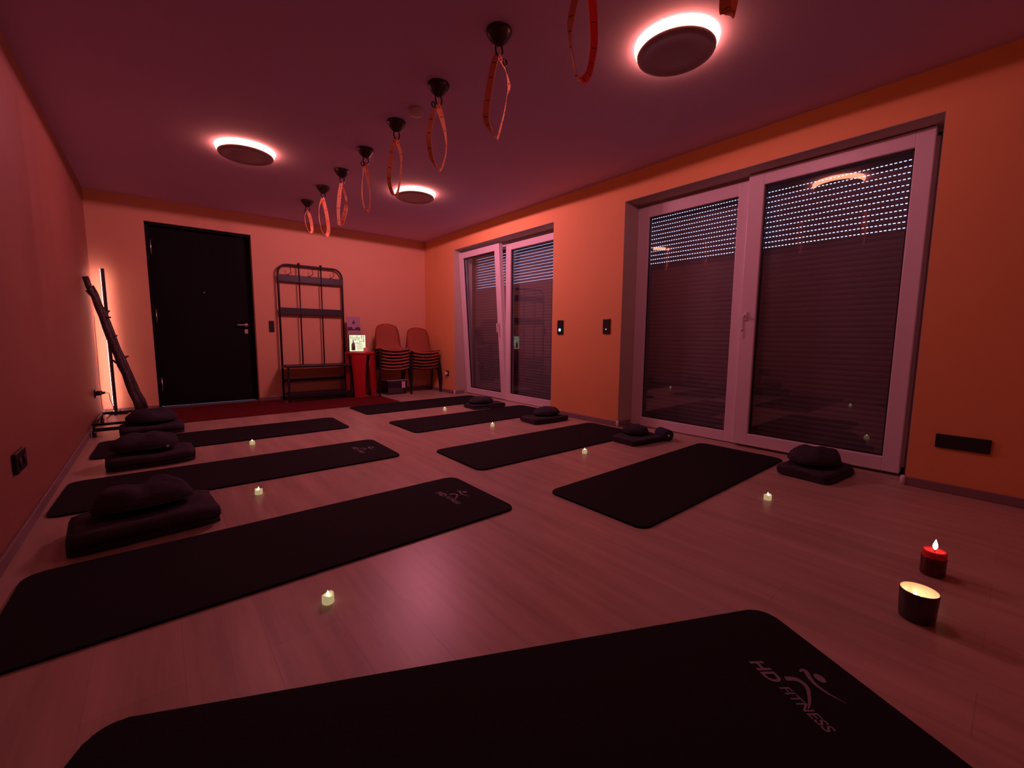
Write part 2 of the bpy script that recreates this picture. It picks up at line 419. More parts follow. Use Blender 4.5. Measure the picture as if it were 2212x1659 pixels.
# ------------------------------------------------------------------ hooks and straps
hook_y = [.635, 1.222, 1.809, 2.402, 2.992, 3.575, 4.157, 4.731, 5.331]
ordn = ['ninth', 'eighth', 'seventh', 'sixth', 'fifth', 'fourth', 'third', 'second', 'first']
def hook(label, loc):
    t = thing('ceiling_hook', label, 'hook', loc, 0, 'row of ceiling hooks for straps')
    bm = B(); lathe(bm, [(0, 0), (.064, 0), (.0655, -.006), (.060, -.02), (.046, -.042), (.026, -.062), (.014, -.069), (0, -.07)], 28); ob('canopy', bm, CUPM, t)
    bm = B()
    pts = [(.022*sin(a)*(1 if abs(sin(a)) < .9 else 1), 0, -.088+.030*cos(a)) for a in [2*pi*k/18 for k in range(18)]]
    tube(bm, pts, .0045, 8, closed=True); ob('carabiner', bm, BLACKM, t)
    return t
def strap(label, loc, spec, m=STRAPO, m2=None, buckle=1):
    """spec: list of (dx, dz, width_factor, twist_deg) down one side and up the other"""
    t = thing('hanging_strap', label, 'strap', loc, 0, 'looped straps hanging from the ceiling hooks')
    n = 8; P = bez([(s[0], s[4] if len(s) > 4 else 0, s[1]) for s in spec], n)
    A = [(s[2], s[3]) for s in spec]
    bm = B(); prev = None; W = .017; acc = 0; rows = []
    for i, p in enumerate(P):
        k = min(i/n, len(A)-1); a = int(k); b = min(a+1, len(A)-1); f = k-a
        wv = A[a][0]*(1-f)+A[b][0]*f; tw = RAD(A[a][1]*(1-f)+A[b][1]*f)
        tg = (P[min(i+1, len(P)-1)]-P[max(i-1, 0)]).normalized()
        side = Vector((cos(YAW), -sin(YAW), 0)); side = (side-tg*side.dot(tg))
        if side.length < .05: side = Vector((0, 1, 0))
        side.normalize(); nr = tg.cross(side)
        d = side*cos(tw)+nr*sin(tw)
        nn = tg.cross(d)*.0011
        rows.append([bm.verts.new(p-d*W*wv+nn), bm.verts.new(p+d*W*wv+nn), bm.verts.new(p+d*W*wv-nn), bm.verts.new(p-d*W*wv-nn)])
    half = len(rows)//2
    for i in range(len(rows)-1):
        for k in range(4):
            f = bm.faces.new((rows[i][k], rows[i][(k+1) % 4], rows[i+1][(k+1) % 4], rows[i+1][k])); f.smooth = False
            f.material_index = 1 if (m2 and i > half) else 0
    # stitched bars across the webbing
    for i in range(3, len(rows)-3, 6):
        c = sum((v.co for v in rows[i]), Vector())/4; d = (rows[i][1].co-rows[i][0].co); tg = (rows[i+1][0].co-rows[i][0].co).normalized()
        if d.length < .012: continue
        nn = tg.cross(d.normalized())
        for s in (1, -1):
            q = [c+d*a+tg*b+nn*(.0022*s) for a, b in ((-.3, -.0018), (.3, -.0018), (.3, .0018), (-.3, .0018))]
            f = bm.faces.new([bm.verts.new(x) for x in q]); f.material_index = 2
    ob('webbing', bm, [m, m2 or m, STITCH], t)
    if buckle:
        bx, bz = buckle
        bm = B(); tube(bm, [(bx+.012*cos(a), .0, bz+.015*sin(a)) for a in [2*pi*k/14 for k in range(14)]], .0045, 8, closed=True); ob('buckle', bm, BLACKP, t)
    return t
bot = -.505
specs = {
 0: ([(0, -.115, .5, 0), (-.03, -.25, 1, 0), (-.06, -.40, 1, 0), (-.075, -.55, .9, 10), (-.055, -.577, 1, 30), (-.03, -.55, .9, 20), (.0, -.4, 1, 20), (.01, -.25, 1, 10), (0, -.115, .5, 0)], STRAPO, None, 0),
 1: ([(0, -.115, .5, 0), (-.055, -.20, 1, 30), (-.085, -.30, 1, 40), (-.088, -.37, .5, 60), (-.068, -.44, .3, 80), (-.045, -.49, .6, 60), (-.015, -.497, 1.1, 25), (.02, -.46, .9, 40), (.04, -.40, .8, 20), (.052, -.31, .9, 5), (.03, -.16, 1, 0), (0, -.115, .6, 0)], STRAPO, STRAPR, 0),
 2: ([(0, -.105, .7, 0), (-.02, -.15, .95, 8), (-.045, -.25, .95, 5), (-.072, -.40, .95, 0), (-.065, -.455, .8, 15), (-.02, -.50, .4, 60), (.0, -.505, .4, 60), (.025, -.43, .4, 60), (.045, -.36, .5, 80), (.06, -.28, .3, 88), (.072, -.23, .7, 40), (.05, -.17, .4, 80), (0, -.105, .7, 0)], STRAPR if False else STRAPO, None, (.045, -.132)),
 3: ([(0, -.105, .7, 0), (-.04, -.20, 1, 10), (-.062, -.31, 1, 5), (-.05, -.42, .8, 20), (-.01, -.49, .4, 50), (.01, -.495, .4, 60), (.035, -.45, .4, 60), (.058, -.35, .35, 75), (.045, -.24, .7, 40), (.015, -.15, 1, 10), (0, -.105, .7, 0)], STRAPO, None, (-.028, -.125)),
 4: ([(0, -.105, .7, 0), (-.03, -.20, 1, 5), (-.052, -.34, 1, 0), (-.055, -.43, .9, 20), (-.03, -.50, .9, 35), (.0, -.495, .7, 60), (.025, -.40, .4, 70), (.038, -.28, .5, 60), (.035, -.20, .7, 50), (0, -.105, .7, 0)], STRAPO, None, 0),
 5: ([(0, -.105, .7, 0), (-.02, -.22, .5, 60), (-.03, -.34, .7, 40), (-.02, -.44, .6, 50), (0, -.49, .9, 10), (.03, -.46, .4, 70), (.036, -.34, .3, 80), (.02, -.20, .8, 40), (0, -.105, .7, 0)], STRAPO, None, (-.02, -.12)),
 6: ([(0, -.105, .7, 0), (-.02, -.22, 1, 0), (-.035, -.36, .9, 0), (-.03, -.49, .8, 20), (-.005, -.465, .9, 20), (.03, -.35, 1, 0), (.04, -.25, .6, 50), (.015, -.15, .6, 40), (0, -.105, .7, 0)], STRAPO, None, 0),
 7: ([(0, -.105, .8, 0), (-.035, -.20, .6, 50), (-.04, -.32, .3, 80), (-.02, -.44, .5, 60), (.02, -.485, 1, 20), (.045, -.42, 1, 0), (.035, -.28, 1, 0), (.01, -.15, 1, 0), (0, -.105, .8, 0)], STRAPO, None, 0),
 8: ([(0, -.105, .7, 0), (-.02, -.16, .4, 60), (-.02, -.24, .3, 80), (.01, -.33, .5, 60), (.045, -.33, .7, 30), (.045, -.25, 1, 0), (.025, -.15, 1, 0), (0, -.105, .7, 0)], STRAPO, None, (-.015, -.115)),
}
desc = {0: 'strap loop just poking into the top edge of the picture beside the biggest ring lamp',
 1: 'orange and bright red strap loop whose hook is out of the picture',
 2: 'wide orange strap loop with a black buckle below the largest visible black hook',
 3: 'orange strap loop beside the pale smoke detector, second of the fully visible straps',
 4: 'strap loop whose lower end covers the edge of the ring lamp by the far window',
 5: 'thin pale strap loop, fourth from the door end of the row',
 6: 'bright orange narrow strap loop, third counted from the door end of the row',
 7: 'orange strap loop reaching down over the far wall, second from the door end',
 8: 'short pale strap at the door end of the row, the farthest strap'}
for i, y in enumerate(hook_y):
    x = 1.405 if i > 1 else 1.39
    if i > 1:
        hook({2: 'largest fully visible black cone hook, nearest in the row', 3: 'black cone hook beside the pale smoke detector, second nearest visible', 4: 'black cone hook carrying the strap in front of the far ring lamp',
              5: 'black cone ceiling hook, fourth from the door end of the row', 6: 'small black cone ceiling hook, third from the door end', 7: 'small black cone ceiling hook, second from the door end', 8: 'smallest black cone ceiling hook, closest to the door wall'}[i], (x, y, H))
    else:
        hook(['black cone ceiling hook above the top edge beside the biggest lamp', 'black cone ceiling hook above the red and orange strap'][i], (x, y, H))
    sp, m, m2, bk = specs[i]
    strap(desc[i], (x-.008, y, H+.0), sp, m, m2, bk)

# ------------------------------------------------------------------ devices on the walls
def plate(name, label, cat, x, y0, y1_, z0, z1, extra=None):
    bm = B(); box(bm, x-.012, x, y0, y1_, z0, z1, bev=.004)
    o = tag(ob(name, bm, BLACKP), label, cat)
    return o
o = plate('wall_controller', 'slim black wall controller with a blue glowing dot, next to the far window', 'controller', R, 3.262, 3.346, .905, 1.06)
bm = B(); lathe(bm, [(0, 0), (.017, 0), (.017, .003), (0, .003)], 20)
for v in bm.verts: v.co = Vector((R-.012-v.co.z, 3.305+v.co.x, .953+v.co.y))
ob('indicator_light', bm, CYAN, o)
o = plate('wall_switch', 'slim black wall switch with a tiny pale dot, beside the big window', 'switch', R, 2.630, 2.715, .910, 1.058)
bm = B(); lathe(bm, [(0, 0), (.006, 0), (.006, .002), (0, .002)], 12)
for v in bm.verts: v.co = Vector((R-.012-v.co.z, 2.672+v.co.x, .955+v.co.y))
ob('indicator_light', bm, PINKLED, o)
t = thing('socket_strip', 'long black four gang socket strip low on the right wall', 'socket', (R, .178, .297))
bm = B(); box(bm, -.011, 0, -.108, .108, -.04, .04, bev=.004); ob('cover_frame', bm, BLACKP, t)
for k in range(4):
    bm = B(); box(bm, -.0125, -.010, -.100+k*.0505, -.052+k*.0505, -.024, .024, bev=.001); ob('socket_insert', bm, SEAL, t)
bm = B(); box(bm, 1.146, 1.206, D-.012, D, .915, 1.06, bev=.004); tag(ob('light_switch', bm, BLACKP), 'black double light switch on the far wall between the door and the hall stand', 'switch')
t = thing('wall_socket', 'black double wall socket low on the left wall near the camera', 'socket', (L, 2.745, .325))
bm = B(); box(bm, 0, .016, -.085, .085, -.045, .045, bev=.006); ob('cover_frame', bm, BLACKP, t)
for k in (-1, 1):
    bm = B(); lathe(bm, [(0, 0), (.021, 0), (.021, .003), (0, .003)], 18)
    for v in bm.verts: v.co = Vector((.0165+v.co.z, k*.042+v.co.x, v.co.y))
    ob('socket_insert', bm, SEAL, t)
t = thing('wall_socket', 'black wall socket with a white plug beside the right chair stack', 'socket', (R, 5.70, .305))
bm = B(); box(bm, -.012, 0, -.04, .04, -.04, .04, bev=.006); ob('cover_frame', bm, BLACKP, t)
bm = B(); box(bm, -.05, -.011, -.022, .022, -.022, .022, bev=.008); ob('plug', bm, WHITE, t)
t = thing('wall_socket', 'black wall socket with plugs and cables behind the glowing corner lamp', 'socket', (L, 5.77, .295))
bm = B(); box(bm, 0, .012, -.08, .08, -.04, .04, bev=.006); ob('cover_frame', bm, BLACKP, t)
for k in (-.04, .04):
    bm = B(); lathe(bm, [(0, 0), (.02, 0), (.02, .035), (.008, .042), (.008, .06), (0, .06)], 14)
    for v in bm.verts: v.co = Vector((.011+v.co.z, k+v.co.x, v.co.y))
    ob('plug', bm, BLACKP, t)
bm = B(); tube(bm, bez([(L+.07, 5.73, .295), (L+.10, 5.74, .29), (L+.105, 5.76, .22), (L+.12, 5.80, .13), (L+.09, 5.85, .05), (L+.05, 6.0, .012), (L+.06, 6.27, .008)], 8), .0028, 6)
tag(ob('power_cable', bm, BLACKP), 'thin black cable looping from the corner socket to the floor', 'cable')
bm = B(); tube(bm, bez([(L+.006, 6.30, 1.06), (L+.008, 6.24, .8), (L+.006, 6.22, .55), (L+.006, 6.20, .35), (L+.006, 6.21, .1), (L+.02, 6.22, .07)], 8), .0022, 6)
tag(ob('lamp_cable', bm, BLACKP), 'thin dark cable hanging down the left wall by the corner lamp', 'cable')

# ------------------------------------------------------------------ corner LED pole lamp
t = thing('corner_lamp', 'tall thin black pole lamp glowing pink towards the far left corner', 'lamp', (-.395, 6.255, 0))
bm = B(); box(bm, -.012, .012, -.012, .012, .01, 1.555, bev=.003); ob('pole', bm, BLACKM, t, rot=(0, 0, RAD(42)))
bm = B(); box(bm, -.009, .009, .0115, .015, .04, 1.548); st = ob('led_strip', bm, LEDSTRIP, t, rot=(0, 0, RAD(42)))
bm = B(); box(bm, -.06, .10, -.012, .012, 0, .012, bev=.003); box(bm, -.012, .012, -.06, .06, 0, .012, bev=.003); box(bm, .03, .042, -.01, .01, .0, .05, bev=.002); ob('base', bm, BLACKM, t)

# ------------------------------------------------------------------ trolley frame and log rack
t = thing('frame_trolley', 'low black tubular frame trolley on castors in the far left corner', 'trolley', (-.285, 5.36, 0))
def rod(name, pts, r, m, par): 
    bm = B(); tube(bm, pts, r, 10); return ob(name, bm, m, par)
x0, x1_, ya, yb, zz = -.175, .215, -.38, .30, .105
for a, b in (((x0, ya), (x1_, ya)), ((x0, yb), (x1_, yb)), ((x0, ya), (x0, yb)), ((x1_, ya), (x1_, yb))):
    rod('frame_rail', [(a[0], a[1], zz), (b[0], b[1], zz)], .012, BLACKM, t)
bm = B(); box(bm, x0, x1_, ya-.004, ya+.006, .045, .075, bev=.002); ob('lower_rail', bm, BLACKM, t)
for cx in (x0, x1_):
    for cy in (ya, yb):
        bm = B(); tube(bm, [(cx, cy, zz), (cx, cy, .055)], .008, 8); tube(bm, [(cx-.012, cy, .028), (cx+.012, cy, .028)], .028, 16); ob('castor', bm, BLACKP, t)
def log(bm, a, b, r0, r1, seed, bend=.02):
    rnd = random.Random(seed); a, b = Vector(a), Vector(b); pts = []; rs = []
    for k in range(15):
        u = k/14; pts.append(a.lerp(b, u)+Vector((rnd.uniform(-1, 1), rnd.uniform(-1, 1), 0))*.006+Vector((0, bend*sin(pi*u), 0))); rs.append((r0*(1-u)+r1*u)*rnd.uniform(.88, 1.12))
    tube(bm, pts, rs, 9); return pts
t = thing('branch_rack', 'dark knotty branch rack leaning on the left wall by the corner lamp', 'branches', (0, 0, 0))
for nm, a, b, s, bd in (('branch', (-.178, 5.66, .112), (-.475, 5.62, 1.40), 3, .03), ('branch', (-.150, 5.76, .112), (-.452, 5.80, 1.33), 5, -.035)):
    bm = B(); pts = log(bm, a, b, .034, .023, s, bd); br = ob(nm, bm, BARK, t)
    rnd = random.Random(s)
    for k, (dx, dz) in zip((3, 5, 8, 10, 12) if s == 3 else (2, 6, 9, 11), ((.05, .03), (-.06, .05), (.055, .01), (.06, .0), (-.05, .06)) if s == 3 else ((-.055, .05), (.05, .02), (-.05, .05), (.04, .03))):
        p = pts[k]; bm = B(); tube(bm, [p, p+Vector((dx*.6, 0, dz*.5)), p+Vector((dx, rnd.uniform(-.02, .02), dz))], [.014, .011, .007], 8); ob('stub', bm, BARK, br)
for u in (.30, .52, .93):
    a = Vector((-.178, 5.66, .112)).lerp(Vector((-.475, 5.62, 1.40)), u); b = Vector((-.150, 5.76, .112)).lerp(Vector((-.452, 5.80, 1.33)), u)
    bm = B(); tube(bm, [a-Vector((0, .02, 0)), b+Vector((0, .02, 0))], .011, 8); ob('rung', bm, BARK, t)

# ------------------------------------------------------------------ rug
bm = B(); poly(bm, [(-.10, 5.335), (2.43, 5.215), (2.455, 5.93), (.30, 6.02), (.30, 6.34), (-.10, 6.34)], 0, .008)
bm.free(); bm = B()
poly(bm, rrect(-.12, 2.44, 5.27, 5.99, .012, 3), 0, .008)
tag(ob('runner_rug', bm, RUG), 'dark red runner rug along the far wall in front of the black door', 'rug')
bm = B(); poly(bm, rrect(-.02, 1.23, 5.995, 6.37, .012, 3), 0, .010)
tag(ob('door_mat', bm, RUG), 'dark red doormat right at the threshold of the black door', 'doormat')

# ------------------------------------------------------------------ hall stand with bench
HX = 1.268; HW_ = .82
t = thing('hall_stand', 'black metal hall stand with bench and coat hooks against the far wall', 'coat rack', (HX, 6.33, 0))
bm = B(); rc = .12; ht = 1.80
pts = [(0, 0, 0), (0, 0, ht-rc)] + [(rc-rc*cos(RAD(a)), 0, ht-rc+rc*sin(RAD(a))) for a in range(12, 90, 13)] + [(rc, 0, ht), (HW_-rc, 0, ht)] + [(HW_-rc+rc*sin(RAD(a)), 0, ht-rc+rc*cos(RAD(a))) for a in range(12, 90, 13)] + [(HW_, 0, ht-rc), (HW_, 0, 0)]
tube(bm, pts, .0135, 10); ob('frame', bm, BLACKM, t)
for x in (.255, .535):
    bm = B(); tube(bm, [(x, -.006, .47), (x, -.006, ht+.022)], .009, 8); lathe(bm, [(0, .03), (.016, .024), (.018, .012), (.010, 0), (0, 0)], 12, (x, -.006, ht+.008)); ob('upright', bm, BLACKM, t)
for z0, z1 in ((1.578, 1.668), (1.15, 1.238)):
    bm = B(); box(bm, 0, HW_, -.012, .006, z0, z1, bev=.003); ob('rail', bm, BLACKM, t)
for x in (.135, .405, .68):
    bm = B(); tube(bm, bez([(x-.03, -.015, 1.665), (x-.01, -.035, 1.675), (x+.015, -.045, 1.70), (x+.01, -.04, 1.74), (x+.015, -.035, 1.765)], 6), .0045, 8); ob('coat_hook', bm, BLACKM, t)
bm = B(); box(bm, -.02, HW_+.02, -.33, -.005, .452, .480, bev=.004); ob('bench_seat', bm, BLACKM, t)
for x in (.0, HW_-.0):
    bm = B(); box(bm, x-.012, x+.012, -.325, -.30, 0, .452); ob('leg', bm, BLACKM, t)
for x in (.03,):
    bm = B(); box(bm, x+.02, x+.04, -.02, 0, 0, .45); ob('inner_post', bm, BLACKM, t)
bm = B(); box(bm, 0, HW_, -.02, .0, .245, .285, bev=.002); ob('back_rail', bm, BLACKM, t)
bm = B(); box(bm, 0, HW_, -.325, -.01, .085, .105, bev=.002); box(bm, 0, HW_, -.33, -.318, .06, .115, bev=.002); ob('shoe_shelf', bm, BLACKM, t)
bm = B(); box(bm, HW_-.006, HW_+.006, -.30, -.02, .11, .45); ob('side_panel', bm, mat('dark_grey_mesh', (.05, .045, .05), .7), t)

# ------------------------------------------------------------------ red stool table and what stands on it
t = thing('red_table', 'small red plastic table with chunky legs between the hall stand and the chairs', 'table', (2.235, 6.10, 0))
bm = B(); lathe(bm, [(0, .60), (.19, .60), (.205, .612), (.212, .625), (.205, .640), (.19, .644), (0, .644)], 40); ob('tabletop', bm, REDP, t)
for k in range(4):
    a = RAD(62+90*k); bm = B()
    # tapering slab leg, wide at the top
    rr = .165; c, s = cos(a), sin(a)
    prof = [(.615, .105, .035), (.35, .085, .033), (0, .068, .03)]
    rows = []
    for z, w, th in prof:
        cx, cy = c*(rr+(.615-z)*.015), s*(rr+(.615-z)*.015)
        rows.append([bm.verts.new((cx-s*w*p+c*th*q, cy+c*w*p+s*th*q, z)) for p, q in ((-1, -1), (1, -1), (1, .4), (.6, 1), (-.6, 1), (-1, .4))])
    for A, Bq in zip(rows, rows[1:]):
        for i in range(6): bm.faces.new((A[i], A[(i+1) % 6], Bq[(i+1) % 6], Bq[i]))
    bm.faces.new(rows[0]); bm.faces.new(rows[-1])
    bmesh.ops.bevel(bm, geom=bm.edges[:], offset=.006, segments=2, affect='EDGES')
    ob('leg', bm, REDP, t)
def on_plane(bm, pts, y, mi):     # flat shape facing -y
    f = bm.faces.new([bm.verts.new((x, y, z)) for x, z in pts]); f.material_index = mi
t = thing('light_board', 'small glowing white lettered board on the red table', 'sign', (2.21, 6.13, .644), 0)
bm = B(); box(bm, -.122, .122, 0, .022, 0, .246, bev=.006); ob('casing', bm, BLACKP, t)
bm = B(); box(bm, -.114, .114, -.0025, .001, .008, .238)
rnd = random.Random(4)
for r_ in range(5):
    x = -.10
    while x < .09:
        w = rnd.uniform(.008, .02)
        if rnd.random() < .8: on_plane(bm, [(x, .215-r_*.024), (x+w, .213-r_*.024), (x+w*.7, .228-r_*.024), (x+.002, .227-r_*.024)], -.0032, 1)
        x += w+rnd.uniform(.008, .016)
on_plane(bm, [(-.09, .02), (-.035, .02), (-.035, .10), (-.055, .135), (-.055, .165), (-.07, .165), (-.07, .135), (-.09, .10)], -.0034, 2)
on_plane(bm, [(-.073, .03), (-.045, .03), (-.045, .075), (-.073, .075)], -.0038, 1)
for r_ in range(6): on_plane(bm, [(-.01, .03+r_*.015), (.07, .03+r_*.015), (.07, .034+r_*.015), (-.01, .034+r_*.015)], -.0032, 2)
ob('lit_panel', bm, [SCREEN, INK, GREYI], t)
t = thing('brochure_stand', 'upright holder with mauve and dark brochures behind the glowing board', 'brochure', (2.205, 6.21, .644), 0)
bm = B(); box(bm, -.10, .10, .01, .045, 0, .30, bev=.003); ob('holder', bm, mat('dusky_card', (.45, .28, .30), .6), t)
bm = B(); box(bm, -.098, .09, 0, .008, .275, .50)
on_plane(bm, [(-.096, .277), (.088, .277), (.088, .35), (.03, .355), (.01, .325), (-.02, .325), (-.03, .355), (-.096, .35)], -.0008, 1)
on_plane(bm, [(-.03, .40), (.02, .40), (.0, .46)], -.0008, 1)
on_plane(bm, [(-.045, .298), (.05, .298), (.05, .304), (-.045, .304)], -.0012, 2)
ob('brochure', bm, [FLYM, FLYD, mat('pale_ink', (.6, .5, .6), .6)], t, rot=(RAD(-4), 0, 0))
bm = B(); box(bm, -.026, .026, 0, .04, 0, .058, bev=.004); tag(ob('small_box', bm, PEACH, loc=(2.305, 6.06, .644)), 'little peach coloured box at the right corner of the glowing board', 'box')

# ------------------------------------------------------------------ stacked chairs
def chair(label, loc, rz, group):
    t = thing('stacking_chair', label, 'chair', loc, rz, group)
    prof = [(-.172, .398, .215), (-.170, .409, .226), (-.160, .419, .232), (-.135, .423, .234), (-.07, .418, .234), (0, .410, .232), (.05, .406, .226), (.085, .414, .215), (.105, .438, .204), (.118, .48, .198),
            (.130, .56, .195), (.140, .64, .188), (.149, .705, .174), (.155, .745, .150), (.158, .768, .110), (.160, .777, .055)]
    bm = B(); nt = 10; rows = []
    for i, (y, z, w) in enumerate(prof):
        row = []
        back = max(0, min(1, (i-7)/4))
        for k in range(nt+1):
            s = -1+2*k/nt; dip = (1-s*s)
            row.append(bm.verts.new((w*s, y+.022*dip*back, z-.026*dip*(1-back)-(.012*s*s*back))))
        rows.append(row)
    for A, Bq in zip(rows, rows[1:]):
        for k in range(nt): bm.faces.new((A[k], A[k+1], Bq[k+1], Bq[k])).smooth = True
    bmesh.ops.solidify(bm, geom=bm.faces[:], thickness=.0035)
    for f in bm.faces: f.smooth = True
    ob('seat_shell', bm, SHELL, t)
    for s in (-1, 1):
        for y0_, ytop, nm in ((-.170, -.125, 'leg'), (.15, .09, 'leg')):
            bm = B(); tube(bm, bez([(s*.248, y0_, 0), (s*.236, (y0_+ytop)/2, .2), (s*.215, ytop, .370), (s*.18, ytop*.8, .388)], 5), .0125, 8); ob(nm, bm, STEELB, t)
        bm = B(); tube(bm, [(s*.17, -.10, .388), (s*.17, .08, .388)], .010, 8); ob('side_rail', bm, STEELB, t)
    bm = B()
    for y in (-.14, ):
        tube(bm, bez([(-.205, y, .385), (-.1, y-.004, .372), (0, y-.005, .368), (.1, y-.004, .372), (.205, y, .385)], 4), .009, 8)
    ob('cross_rail', bm, STEELB, t)
    bm = B(); tube(bm, [(-.17, .07, .386), (.17, .07, .386)], .009, 8)
    ob('cross_rail', bm, STEELB, t)
    return t
words_ = ['bottom', 'second', 'third', 'fourth', 'fifth', 'sixth', 'top']
c0 = chair('red stacking chair, bottom one of the left chair stack', (2.665, 6.045, 0), 0, 'chairs in the left stack')
for k in range(1, 7):
    dup(c0, (2.665, 6.045-.007*k, .0470*k), 0, 'red stacking chair, %s one of the left chair stack' % (words_[k] if k < 6 else 'topmost'))
for k in range(6):
    dup(c0, (3.160, 6.035-.007*k, .0470*k), RAD(-2), 'red stacking chair, %s one of the right chair stack' % (words_[k] if k < 5 else 'topmost'), 'chairs in the right stack')
t = thing('storage_box', 'clear plastic storage box with a pink label under the left chair stack', 'box', (2.74, 6.16, 0))
bm = B()
for a in ((-.155, .155, -.17, -.166), (-.155, .155, .146, .15), (-.155, -.151, -.17, .15), (.151, .155, -.17, .15)): box(bm, *a, .002, .205)
box(bm, -.155, .155, -.17, .15, 0, .004)
ob('tub', bm, CLEARB, t)
bm = B(); box(bm, -.162, .162, -.177, .157, .203, .216, bev=.004); ob('lid', bm, mat('pale_lid', (.35, .32, .33), .4), t)
bm = B(); box(bm, .07, .125, -.1725, -.1705, .09, .19); ob('label', bm, BOXLABEL, t)
bm = B(); box(bm, -.14, .145, -.155, .135, .006, .19, bev=.02); tag(ob('folded_textile', bm, GREYT, loc=(2.74, 6.16, 0)), 'dark folded textile packed inside the clear storage box', 'textile')

# ------------------------------------------------------------------ mats
ML, MW = 1.787, .618
def ribbon(bm, pts, ws, z=.0015, mi=0):
    P = [Vector((p[0], p[1], 0)) for p in pts]; n = 8; Q = bez(P, n); rows = []
    for i, p in enumerate(Q):
        k = min(i/n, len(ws)-1); a = int(k); b = min(a+1, len(ws)-1); w = ws[a]*(1-(k-a))+ws[b]*(k-a)
        t = (Q[min(i+1, len(Q)-1)]-Q[max(i-1, 0)]).normalized(); s = Vector((-t.y, t.x, 0))*w
        rows.append((bm.verts.new((p.x-s.x, p.y-s.y, z)), bm.verts.new((p.x+s.x, p.y+s.y, z))))
    for A, Bq in zip(rows, rows[1:]): bm.faces.new((A[0], A[1], Bq[1], Bq[0]))
def text_bm(bm, body, size, x, y, z, shear=.25, bold=.0):
    cu = bpy.data.curves.new('t', 'FONT'); cu.body = body; cu.size = size; cu.shear = shear; cu.offset = bold; cu.align_x = 'LEFT'
    to = bpy.data.objects.new('t', cu); C.objects.link(to); bpy.context.view_layer.update()
    me = bpy.data.meshes.new_from_object(to.evaluated_get(bpy.context.evaluated_depsgraph_get()))
    w = max(v.co.x for v in me.vertices)
    me.transform(Matrix.Translation((x, y, z))); bm.from_mesh(me); bpy.data.objects.remove(to); bpy.data.curves.remove(cu); bpy.data.meshes.remove(me)
    return w
def logo(par):
    """text frame: X = reading direction (mat -v), Y = towards the mat end (mat u)"""
    bm = B()
    w = text_bm(bm, 'HD', .050, 0, -.006, 0, .2, .0016)
    w2_ = text_bm(bm, 'FITNESS', .036, w+.012, 0, 0, .2, .0006)
    ribbon(bm, [(.072, .040), (.082, .066), (.105, .070), (.128, .052), (.148, .030), (.160, .012)], [.007, .006, .005, .004, .0028, .0006])
    ribbon(bm, [(.062, .096), (.060, .108), (.066, .112), (.082, .104), (.105, .098), (.135, .103), (.168, .118)], [.002, .005, .006, .0055, .0045, .003, .0005])
    c = [(.092+.015*cos(a), .127+.011*sin(a)) for a in [2*pi*k/20 for k in range(20)]]
    bm.faces.new([bm.verts.new((x, y, .0)) for x, y in c])
    for v in bm.verts:
        X, Y = v.co.x, v.co.y; v.co = Vector((1.568+Y, -(.185+X), .0112))
    return ob('logo_print', bm, LOGO, par)
def yoga_mat(label, x, y, th, has_logo=False, z=0.0, ml=ML):
    bm = B(); poly(bm, rrect(0, ml, -MW, 0, .055), 0, .010)
    bmesh.ops.bevel(bm, geom=[e for e in bm.edges if all(v.co.z > .009 for v in e.verts) and len(e.link_faces) == 2], offset=.003, segments=2, affect='EDGES')
    if has_logo:
        t = thing('exercise_mat', label, 'mat', (x, y, z), th, 'black exercise mats on the floor')
        ob('pad', bm, MATM, t); logo(t)
    else:
        t = tag(ob('exercise_mat', bm, MATM, loc=(x, y, z), rot=(0, 0, th)), label, 'mat', 'black exercise mats on the floor')
    return t
yoga_mat('black exercise mat with grey logo lying askew in the foreground', -.154, 1.250, -.452, True)
yoga_mat('black exercise mat with grey logo in the left row, nearest to the camera', -.425, 2.225, -.011, True)
yoga_mat('black exercise mat with a faint logo, middle of the left row', -.450, 3.502, -.0251, True)
yoga_mat('plain black exercise mat in the left row, farthest, in front of the red rug', -.409, 4.696, -.0221)
yoga_mat('plain black exercise mat beside the big window, nearest of the right row', 1.647, 1.652, .0044)
yoga_mat('plain black exercise mat in the right row, second from the front', 1.573, 2.816, -.0184)
yoga_mat('plain black exercise mat in the right row, third from the front, by the far window', 1.741, 4.064, -.0011)
yoga_mat('plain black exercise mat overlapping the red rug, farthest of the right row', 1.737, 5.197+.008, -.0002, z=.0085 if False else .0)

